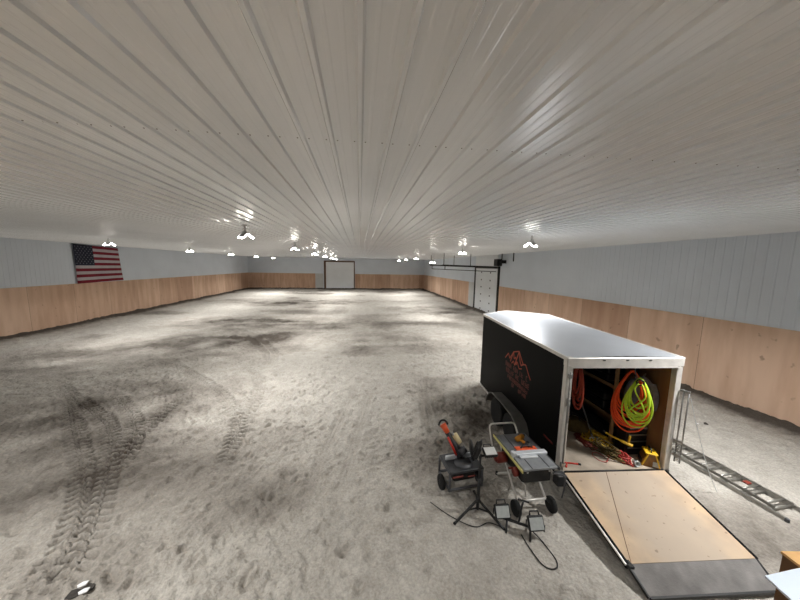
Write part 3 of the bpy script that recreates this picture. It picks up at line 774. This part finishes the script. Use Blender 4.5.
# orange hose hanging by the left post
oh = inside('air_hose', 'dark orange hose hanging inside the trailer beside the left door post', 'hose', .42, .3, 2.26)
MB().tube(coil_pts(7, .34, .95, .0, .05, random.Random(4)), .015, 6).build('hose', 'hose_red', oh)
MB().box((-.08, -.03, .0), (.03, .03, .06)).build('hook', 'black_plastic', oh)
# leaning long-handled scraper
lp = inside('floor_scraper', 'long grey-handled scraper leaning with its bright blade down on the trailer floor', 'scraper', 1.18, .8)
MB().tube([(0, 0, .16), (-.54, -.2, 1.2)], .014, 8).build('handle', 'grey_plastic', lp)
MB().tube([(0, 0, .16), (.03, -.01, .06)], .02, 8).build('ferrule', 'steel', lp)
MB().box((-.09, -.004, 0), (.09, .004, .1), xf=T(.04, -.015, .005) @ RX(.15)).build('blade', 'white_alu', lp)
ls = inside('floor_lamp_stand', 'dark slim stand upright behind the scraper inside the trailer', 'stand', .92, 1.5)
b = MB(); b.tube([(0, 0, .02), (0, 0, 1.45)], .02)
for q in range(3): b.bar((0, 0, .12), (.3*math.cos(q*2.1), .3*math.sin(q*2.1), .012), .02, .02)
b.build('mast', 'grey_plastic', ls)
MB().box((-.13, -.05, 1.42), (.13, .05, 1.6), bev=.02).build('lamp_head', 'grey_plastic', ls)
# bags and dark gear deep inside
def bag(name, label, cat, x, y, l, w, h, mat, rot=0.):
    t = inside(name, label, cat, x, y, ZF, rot)
    vs = []; fs = []; n = 9; k = 14; r2 = random.Random(int(x*100+y*10))
    for i in range(n):
        u = i/(n-1); e_ = math.sin(PI*(.08+.84*u))**.45
        for q in range(k):
            a_ = 2*PI*q/k; f_ = 1+.1*r2.uniform(-1, 1)
            vs.append((w/2*e_*math.copysign(abs(math.cos(a_))**.7, math.cos(a_))*f_, (u-.5)*l, max(0, h/2+h/2*e_*math.copysign(abs(math.sin(a_))**.7, math.sin(a_))*f_)))
    for i in range(n-1):
        for q in range(k): fs.append((i*k+q, i*k+(q+1) % k, i*k+k+(q+1) % k, i*k+k+q))
    fs += [tuple(range(k-1, -1, -1)), tuple((n-1)*k+q for q in range(k))]
    MB().add(vs, fs, 0, True).build('bag_body', mat, t)
    MB().tube(smooth([(-w*.2, -l*.2, h*.92), (-w*.15, -l*.12, h*1.25), (-w*.15, l*.12, h*1.25), (-w*.2, l*.2, h*.92)], 5), .012, 6).build('handle', 'black_plastic', t)
bag('duffel_bag', 'black duffel bag on the trailer floor behind the heap of cords', 'bag', .95, 1.75, .75, .5, .38, 'black_cloth', 1.2)
bag('canvas_bag', 'brown canvas tool bag lying just behind the scraper blade in the trailer', 'bag', 1.08, 1.16, .5, .34, .3, 'canvas_brown', .8)
bag('tarp_bundle', 'dark bundled tarp deep in the trailer against the left wall', 'tarp', .45, 2.3, 1.0, .6, .5, 'black_cloth', .1)
# heap of cords on the floor
def scribble(name, label, cat, mat, x, y, n, rx, ry, hz, seed, rad=.011, rot=0.):
    r2 = random.Random(seed); t = inside(name, label, cat, x, y, ZF+rad, rot)
    pts = []
    for i in range(n):
        a_ = i*2.2+r2.uniform(-.5, .5); k = r2.uniform(.45, 1)
        pts.append((rx*k*math.cos(a_), ry*k*math.sin(a_), hz*r2.random()*(1.1-k)))
    MB().tube(smooth(pts, 7), rad, 6).build('cord', mat, t)
scribble('rubber_hose', 'yellow-brown hose heaped in loops at the back of the cord pile in the trailer', 'cord', 'yellow_cord', 1.3, .82, 46, .26, .34, .34, 1, .014)
scribble('tangled_cord', 'olive cord tangled along the front of the pile on the trailer floor', 'cord', 'canvas_brown', 1.25, .48, 44, .24, .4, .24, 2, .012)
scribble('tangled_cord', 'red cord tangled at the right end of the pile beside the tool chest', 'cord', 'red_cord', 1.38, .26, 32, .14, .22, .18, 3, .011)
scribble('tangled_cord', 'dull red cord strewn under the heap toward the left door post', 'cord', 'logo_dim', 1.12, .8, 26, .2, .4, .08, 5, .01)
rl = inside('cord_loop', 'thin red cord loop lying loose on the pale trailer floor', 'cord', .98, .3, ZF+.008)
MB().tube(smooth([(.1*math.cos(k*.7), .14*math.sin(k*.7), .002*k) for k in range(9)]+[(.3, .12, .02)], 6), .006, 6).build('cord', 'red_cord', rl)
yt = inside('pry_tool', 'yellow hand tool with a hooked head lying on top of the cord heap', 'tool', 1.3, .3, ZF+.3, -.6)
b = MB(); b.tube(smooth([(-.2, .06, .1), (-.05, .02, .06), (.12, .0, .02), (.2, 0, .0)], 5), [.016]*8+[.028]*8, 8); b.tube([(.14, 0, .02), (.16, .02, .16)], .016, 8); b.build('body', 'yellow_plastic', yt)
MB().tube([(-.24, .075, .115), (-.19, .057, .098)], .02, 8).build('grip', 'black_plastic', yt)
# yellow and black tool box right of the heap
yb = inside('battery_charger', 'yellow and black power tool box near the right corner of the trailer doorway', 'tool box', 1.74, .12, ZF, -.5)
yb.scale = (.88, .88, .88)
xf = T(0, 0, .005)
MB().prism([(-.14, 0), (.14, 0), (.13, .14), (.06, .27), (-.06, .27), (-.13, .14)], -.12, .12, xf=xf @ RX(PI/2)).build('body', 'box_amber', yb)
b = MB()
for s_ in (-1, 1): b.bar((s_*.138, -.125, .03), (s_*.06, -.125, .27), .02, .05)
b.box((-.1, -.13, .26), (.1, .13, .29), bev=.01); b.build('trim_band', 'yellow_plastic', yb)
MB().box((-.145, -.1, .05), (-.137, .1, .13)).build('side_grille', 'black_plastic', yb)
MB().tube([(0, -.08, .29), (0, -.07, .34), (0, .07, .34), (0, .08, .29)], .014, 8).build('handle', 'black_plastic', yb)
MB().box((.03, -.128, .03), (.125, -.121, .13)).build('panel', 'lens_glass', yb)
ws = inside('paper_cup', 'small crushed white cup on the trailer floor between tool chest and yellow box', 'cup', 1.46, .12, ZF)
MB().lathe([(.03, 0), (.045, .05), (.05, .09), (.045, .088), (.03, .01)], 14, xf=T(0, 0, .05) @ RX(1.45)).build('cup_body', 'lens_glass', ws)
rt = inside('pipe_cutter', 'small red forked hand tool on the trailer floor by the left door post', 'tool', .3, .16, ZF+.012, .15)
b = MB(); b.tube([(-.02, .02, 0), (.16, -.05, 0)], .012, 8); b.tube([(-.02, .02, 0), (-.1, .06, 0)], .011, 8); b.tube([(-.02, .02, 0), (-.09, -.05, 0)], .011, 8); b.tube([(-.09, -.05, 0), (-.12, -.07, 0)], .016, 8); b.build('body', 'red_plastic', rt)
MB().tube([(.15, -.046, 0), (.19, -.062, 0)], .017, 8).build('grip', 'black_plastic', rt)

# ------------------------------------------------------------------ table saw beside the trailer
ts = thing('table_saw', 'grey table saw on a folding wheeled stand between trailer and tripod lights', 'table saw', (2.73, 4.08, 0), 0)
ZT = .85
b = MB(); b.box((-.28, -.42, ZT-.04), (.28, -.1, ZT), 1, bev=.006); b.box((-.28, -.1, ZT-.04), (.28, .48, ZT), 0, bev=.006)
for x in (-.14, .14): b.box((x-.008, -.42, ZT), (x+.008, .48, ZT+.002), 2)
b.build('table_top', ['table_dark', 'table_grey', 'dark_grey'], ts)
b = MB(); b.box((-.24, -.14, ZT+.001), (.3, -.05, ZT+.05), bev=.008); b.box((-.2, -.2, ZT+.001), (.1, -.14, ZT+.03), bev=.006); b.box((-.3, -.13, ZT-.03), (-.24, -.06, ZT+.07), bev=.008); b.build('rip_fence', 'white_alu', ts)
b = MB(); b.box((-.315, -.44, ZT-.05), (-.3, .52, ZT-.01)); b.build('fence_rail', 'yellow_rule', ts)
b = MB(); b.box((.285, -.44, ZT-.05), (.31, .5, ZT-.01)); b.build('fence_rail', 'dark_grey', ts)
b = MB(); b.box((-.25, -.36, ZT-.3), (.24, .34, ZT-.04), bev=.03); b.build('saw_body', 'black_plastic', ts)
b = MB(); b.tube([(-.26, .15, ZT-.2), (-.42, .15, ZT-.2)], .085, 14); b.tube([(-.42, .15, ZT-.2), (-.45, .15, ZT-.2)], .06, 14); b.build('motor', 'brick_plastic', ts)
b = MB(); b.tube([(-.25, -.2, ZT-.2), (-.31, -.2, ZT-.2)], .07, 14); b.tube([(-.31, -.15, ZT-.17), (-.37, -.15, ZT-.17)], .018, 8); b.build('hand_wheel', 'brick_plastic', ts)
b = MB(); b.tube(smooth([(-.33, .5, ZT-.22), (-.34, .6, ZT+.02), (-.31, .66, ZT+.08), (-.26, .67, ZT+.1)], 4)+smooth([(.12, .67, ZT+.1), (.17, .66, ZT+.08), (.18, .6, ZT+.02), (.17, .48, ZT-.1)], 4), .016, 8); b.build('push_handle', 'trim_alu', ts)
b = MB()
for x in (-.22, .24):
    b.tube([(x, .46, ZT-.1), (x-.03*(x < 0), -.26, .18)], .018, 8); b.tube([(x*.8, -.36, ZT-.1), (x*.8, .55, .02)], .018, 8)
b.tube([(-.25, -.26, .18), (.24, -.26, .18)], .017, 8); b.tube([(-.18, .55, .03), (.19, .55, .03)], .015, 8); b.tube([(-.2, .1, .44), (.2, .1, .44)], .014, 8)
b.tube([(-.2, .02, .5), (-.02, -.1, .3), (-.02, -.12, .12)], .013, 8); b.tube([(.1, -.3, ZT-.3), (.12, -.2, .55)], .014, 8)
b.build('stand_frame', 'trim_alu', ts)
for x in (-.3, .3):
    b = MB(); b.lathe([(.05, -.03), (.11, -.035), (.12, -.02), (.12, .02), (.11, .035), (.05, .03)], 20, xf=T(x, -.32, .122) @ RY(PI/2)); w_ = b.build('wheel', 'rubber', ts)
    b = MB(); b.lathe([(.055, -.025), (.055, .025), (.02, .04)], 14, xf=T(x, -.32, .122) @ RY(PI/2)); b.build('hub', 'dark_grey', w_)
b = MB(); b.tube([(-.25, -.26, .18), (-.3, -.32, .122)], .013, 6); b.tube([(.24, -.26, .18), (.3, -.32, .122)], .013, 6); b.build('axle_bracket', 'dark_grey', ts)
for x in (-.18, .19): MB().tube([(x, .55, .0), (x, .55, .06)], .024, 8).build('foot', 'rubber', ts)
b = MB(); b.tube(smooth([(.2, -.42, ZT-.1), (.36, -.46, .72), (.42, -.42, .5), (.46, -.36, .34), (.48, -.32, .22)], 5), .012, 6); b.build('power_cord', 'grey_plastic', ts)
# drill on the saw table
dr = thing('cordless_drill', 'amber cordless tool lying at the back of the grey saw table', 'drill', (2.8, 4.36, ZT+.002), .5)
b = MB(); b.tube([(-.1, 0, .05), (.06, 0, .05)], .045, 12); b.box((-.05, -.035, 0), (.03, .035, .06), bev=.01); b.build('body', 'amber_plastic', dr)
MB().tube([(.06, 0, .05), (.14, 0, .05)], [.032, .016], 10).build('chuck', 'black_plastic', dr)
b = MB(); b.tube([(-.05, -.02, .04), (-.07, -.14, .04)], .025, 8); b.build('grip', 'amber_plastic', dr)
MB().box((-.11, -.22, .0), (-.03, -.14, .08), bev=.01).build('battery', 'black_plastic', dr)
ps = thing('push_block', 'orange push block lying on the saw table behind the white fence', 'push block', (2.77, 4.12, ZT+.002), -.03)
b = MB(); b.box((-.19, -.05, 0), (.17, .05, .02), bev=.006); b.build('sole', 'orange_plastic', ps)
b = MB(); b.tube(smooth([(-.1, .0, .02), (-.06, 0, .055), (.06, 0, .055), (.1, 0, .02)], 4), .014, 8); b.build('handle', 'dark_grey', ps)

# ------------------------------------------------------------------ miter saw on a wheeled stand, left
ms = thing('miter_saw', 'orange-handled miter saw on a low wheeled frame left of the tripod lights', 'saw', (1.78, 4.42, 0), .1)
b = MB()
for y in (-.16, .3):
    b.tube([(-.3, y, .1), (-.3, y, .42)], .02, 8); b.tube([(.3, y, .1), (.3, y, .42)], .02, 8); b.tube([(-.3, y, .42), (.3, y, .42)], .022, 8); b.tube([(-.3, y, .12), (.3, y, .12)], .022, 8)
for x in (-.3, .3): b.tube([(x, -.16, .42), (x, .3, .42)], .02, 8); b.tube([(x, -.16, .12), (x, .3, .12)], .02, 8)
b.build('frame', 'grey_plastic', ms)
b = MB(); b.box((-.31, -.2, .43), (.31, .28, .47), bev=.012); b.build('bed', 'dark_grey', ms)
b = MB(); b.box((-.26, -.19, .34), (-.06, -.165, .37), bev=.008); b.box((.02, -.19, .32), (.16, -.165, .345), bev=.008); b.build('label_strip', 'brick_plastic', ms)
b = MB(); b.box((-.2, -.1, .2), (.2, .25, .34), bev=.02); b.build('gear_case', 'black_plastic', ms)
for x in (-.36, .36):
    b = MB(); b.lathe([(.04, -.03), (.11, -.035), (.125, -.02), (.125, .02), (.11, .035), (.04, .03)], 20, xf=T(x, .05, .122) @ RY(PI/2)); w_ = b.build('wheel', 'rubber', ms)
    MB().lathe([(.05, -.03), (.05, .04), (.02, .045)], 12, xf=T(x, .05, .122) @ RY(PI/2)).build('hub', 'grey_plastic', w_)
MB().tube([(-.36, .05, .122), (.36, .05, .122)], .014, 8).build('axle', 'steel', ms)
b = MB(); b.lathe([(.15, -.012), (.15, .012)], 24, xf=T(.0, -.02, .475)); b.build('turntable', 'grey_plastic', ms)
b = MB(); b.box((-.27, .1, .47), (-.04, .13, .55), bev=.005); b.box((.04, .1, .47), (.27, .13, .55), bev=.005); b.build('fence', 'white_alu', ms)
b = MB(); b.tube([(.0, .1, .5), (-.06, .2, .66), (-.18, .3, .88)], [.06, .05, .045], 10); b.build('saw_arm', 'dark_grey', ms)
b = MB(); b.tube([(.04, .14, .6), (-.1, .27, .88)], .02, 8); b.tube([(-.08, .08, .56), (-.2, .2, .84)], .02, 8, 1); b.build('slide_rail', ['steel', 'red_plastic'], ms)
b = MB(); b.tube([(.03, .2, .7), (-.05, .26, .84)], .055, 12); b.build('motor', 'cream', ms)
b = MB(); b.tube([(.06, .05, .6), (.01, .1, .67)], .07, 12); b.build('gearbox', 'grey_plastic', ms)
b = MB(); b.lathe([(.17, -.015), (.175, 0), (.17, .015)], 26, xf=T(.17, .0, .68) @ RZ(-.25) @ RY(PI/2-.12)); b.build('blade_guard', 'black_plastic', ms)
b = MB(); b.tube([(-.17, .29, .87), (-.24, .36, 1.0)], [.045, .06], 10); b.build('handle', 'orange_plastic', ms)
b = MB(); b.tube(smooth([(-.33, .34, 1.0), (-.27, .38, 1.06), (-.19, .37, 1.06), (-.15, .34, 1.0)], 4), .018, 8); b.build('grip', 'black_plastic', ms)

# ------------------------------------------------------------------ tripod work light
def lamp_head(parent, xf, lens, w=.2, h=.16):
    b = MB(); b.box((-w/2, -.03, -h/2), (w/2, .02, h/2), 0, xf, bev=.012)
    for k in range(6): b.box((-w*.42+k*w*.155, .02, -h*.4), (-w*.42+k*w*.155+.008, .045, h*.4), 0, xf)
    hd = b.build('lamp_head', 'black_plastic', parent)
    MB().box((-w*.42, -.036, -h*.39), (w*.42, -.0301, h*.39), 0, xf).build('lens', lens, hd)
    MB().tube([(-w*.3, 0, h/2), (-w*.27, 0, h/2+.05), (w*.27, 0, h/2+.05), (w*.3, 0, h/2)], .011, 8, xf=xf).build('handle', 'black_plastic', hd)
    return hd
tp = thing('tripod_work_light', 'black tripod stand with two work light heads left of the table saw', 'work light', (1.84, 3.86, 0), 0)
HM = .98
b = MB(); b.tube([(0, 0, .1), (0, 0, HM)], .018, 8); b.tube([(0, 0, .08), (0, 0, .6)], .025, 8); b.build('mast', 'black_plastic', tp)
b = MB(); b.tube([(0, 0, .22), (0, 0, .3)], .036, 10); b.build('collar', 'black_plastic', tp)
for (x, y) in ((-.42, -.14), (.28, -.32), (.12, .42)):
    b = MB(); b.bar((0, 0, .25), (x, y, .012), .024, .03); b.bar((0, 0, .1), (x*.45, y*.45, .14), .012, .02); l_ = b.build('leg', 'black_plastic', tp)
    MB().tube([(x*.97, y*.97, .025), (x*1.02, y*1.02, .005)], .022, 8).build('foot', 'rubber', l_)
b = MB(); b.tube([(-.1, 0, HM), (.12, 0, HM)], .015, 8); b.tube([(0, 0, HM-.03), (0, 0, HM+.03)], .025, 8); b.build('crossbar', 'black_plastic', tp)
lamp_head(tp, T(-.04, .02, HM+.09) @ RZ(1.15) @ RX(.35), 'lens_glass', .22, .2)
lamp_head(tp, T(.15, .0, HM+.05) @ RZ(.0) @ RX(-1.2), 'lens_pale', .21, .16)

# ------------------------------------------------------------------ twin work light on floor stand
tw = thing('twin_work_light', 'low stand with two square floodlight heads on the sand in front of the saw', 'work light', (2.34, 3.53, 0), -.55)
b = MB(); b.tube([(-.27, 0, .1), (.27, 0, .1)], .02, 8); b.build('crossbar', 'black_plastic', tw)
for x in (-.16, .16):
    b = MB(); b.tube([(x, -.16, .012), (x, 0, .1), (x, .16, .012)], .015, 8); b.build('foot', 'black_plastic', tw)
b = MB(); b.tube([(0, 0, .1), (.03, .1, .3), (.05, .14, .36)], .014, 8); b.tube([(-.03, .15, .36), (.13, .15, .36)], .014, 8); b.build('carry_handle', 'black_plastic', tw)
lamp_head(tw, T(-.24, -.01, .21) @ RZ(.5) @ RX(-.5), 'lens_glass', .235, .19)
lamp_head(tw, T(.22, -.02, .21) @ RZ(.5) @ RX(-.5), 'lens_glass', .235, .19)
b = MB()
for x in (-.24, .22):
    for q in (-.12, .12): MB().tube([(x+q, 0, .1), (x+q, 0, .2)], .009, 6).build('yoke', 'black_plastic', tw)
cpts = [(.16, -.02, .09)]
for q in ((541,541),(549,551),(556,561),(557,568),(551,570),(543,566),(536,558),(527,545),(521,535)):
    gx_, gy_ = unpix(*q); dx_, dy_ = gx_-2.34, gy_-3.53; cpts.append((math.cos(.55)*dx_-math.sin(.55)*dy_, math.sin(.55)*dx_+math.cos(.55)*dy_, .012))
MB().tube(smooth(cpts, 6), .009, 6).build('power_cord', 'black_plastic', tw)
gc = thing('black_cord', 'thin black cord snaking over the sand by the tripod feet', 'cord', (1.6, 3.65, .015), 0)
MB().tube(smooth([(-.45, .5, 0), (-.2, .2, 0), (.1, -.02, 0), (.35, .02, 0), (.55, -.12, 0)], 6), .007, 6).build('cord', 'black_plastic', gc)

# ------------------------------------------------------------------ extension ladder on the sand, right of the trailer
ld = thing('extension_ladder', 'aluminium extension ladder lying flat on the sand along the trailer right side', 'ladder', (6.57, 3.12, .02), .02)
LL = 4.2
for x in (0, .5):
    b = MB(); b.box((x-.008, 0, 0), (x+.008, LL, .06)); b.box((x-.018, 0, 0), (x+.018, LL, .006)); b.box((x-.018, 0, .054), (x+.018, LL, .06)); b.build('outer_rail', 'ladder_alu', ld)
for x in (.055, .445):
    b = MB(); b.box((x-.007, .16, .062), (x+.007, LL-.3, .11)); b.box((x-.012, .16, .105), (x+.012, LL-.3, .11)); b.build('inner_rail', 'ladder_alu', ld)
for k in range(13):
    MB().tube([(0, .2+k*.305, .03), (.5, .2+k*.305, .03)], .018, 8).build('rung', 'ladder_alu', ld)
for k in range(12):
    MB().tube([(.055, .27+k*.305, .085), (.445, .27+k*.305, .085)], .018, 8).build('rung', 'ladder_alu', ld)
for x in (0, .5): MB().box((x-.02, -.03, -.005), (x+.02, .02, .065), bev=.008).build('foot', 'grey_plastic', ld)
b = MB(); b.box((.2, .58, .12), (.3, .66, .15), bev=.008); b.build('latch', 'brick_plastic', ld)

# ------------------------------------------------------------------ small scraps on the sand
def scrap(name, label, cat, x, y, s_, mat, seed, extra=None):
    r2 = random.Random(seed); z = ground(x, y); t = thing(name, label, cat, (x, y, z), r2.random()*3)
    n = 9; vs = [(0, 0, .03*s_)]
    for k in range(n):
        a_ = 2*PI*k/n; q = s_*r2.uniform(.55, 1.1); vs.append((q*math.cos(a_), q*.55*math.sin(a_), r2.uniform(.0, .12)*s_))
    vs += [(x_, y_, z_-.012) for x_, y_, z_ in vs]
    fs = [(0, 1+k, 1+(k+1) % n) for k in range(n)]+[(n+1, n+2+(k+1) % n, n+2+k) for k in range(n)]+[(1+k, n+2+k, n+2+(k+1) % n, 1+(k+1) % n) for k in range(n)]
    MB().add(vs, fs).build('sheet', mat, t)
    return t
ux, uy = unpix(80, 594)
st_ = scrap('torn_sheet', 'dark torn scrap with white flakes half buried in the sand, bottom left corner', 'scrap', ux, uy, .15, 'dark_scrap', 3)
for k, (px, py) in enumerate(((88, 587), (88, 597))):
    fx_, fy_ = unpix(px, py); o = MB().prism([(-.04, -.02), (.03, -.03), (.05, .01), (.0, .03), (-.05, .015)], .02, .032)
    q = o.build('flake', 'white_scrap', st_); q.location = (0.02+.03*k, .045-.11*k, .015)
st_.rotation_euler = (0, 0, .5)
ux, uy = unpix(706, 426); scrap('cloth_scrap', 'small dark scrap lying on the sand between trailer and right wall', 'scrap', ux, uy, .12, 'dark_scrap', 8)
ux, uy = unpix(697, 425); scrap('paper_scrap', 'tiny white scrap beside the dark one near the right wall', 'scrap', ux, uy, .05, 'white_scrap', 9)

# ------------------------------------------------------------------ cardboard box on the loft edge, white sheet on top
bx = thing('cardboard_box', 'brown closed cardboard box at the bottom right corner of the photo', 'box', (1.297, .611, 2.3), -.14)
b = MB(); b.box((0, -.44, 0), (.5, 0, .695)); b.build('box_body', 'cardboard', bx)
b = MB(); b.box((-.003, -.218, .6955), (.503, .003, .703)); b.build('top_flap', 'cardboard_lit', bx)
b = MB(); b.box((-.003, -.443, .6955), (.503, -.222, .703)); b.build('top_flap', 'cardboard_lit', bx)
b = MB(); b.prism([(0, 0), (.56, .02), (.5, -.42), (-.08, -.34)], 0, .006)
o = b.build('paper_sheet', 'white_sheet'); o.location = (1.132, .556, 3.006); tag(o, 'white paper sheet lying across the brown cardboard box, bottom right corner', 'paper')

# ------------------------------------------------------------------ look
w = bpy.data.worlds.new('world'); S.world = w; w.use_nodes = True
w.node_tree.nodes['Background'].inputs[0].default_value = (.5, .5, .5, 1); w.node_tree.nodes['Background'].inputs[1].default_value = 0.0
S.view_settings.view_transform = 'Standard'; S.view_settings.look = 'None'; S.view_settings.gamma = 1; S.view_settings.use_curve_mapping = False
S.view_settings.exposure = 0.14
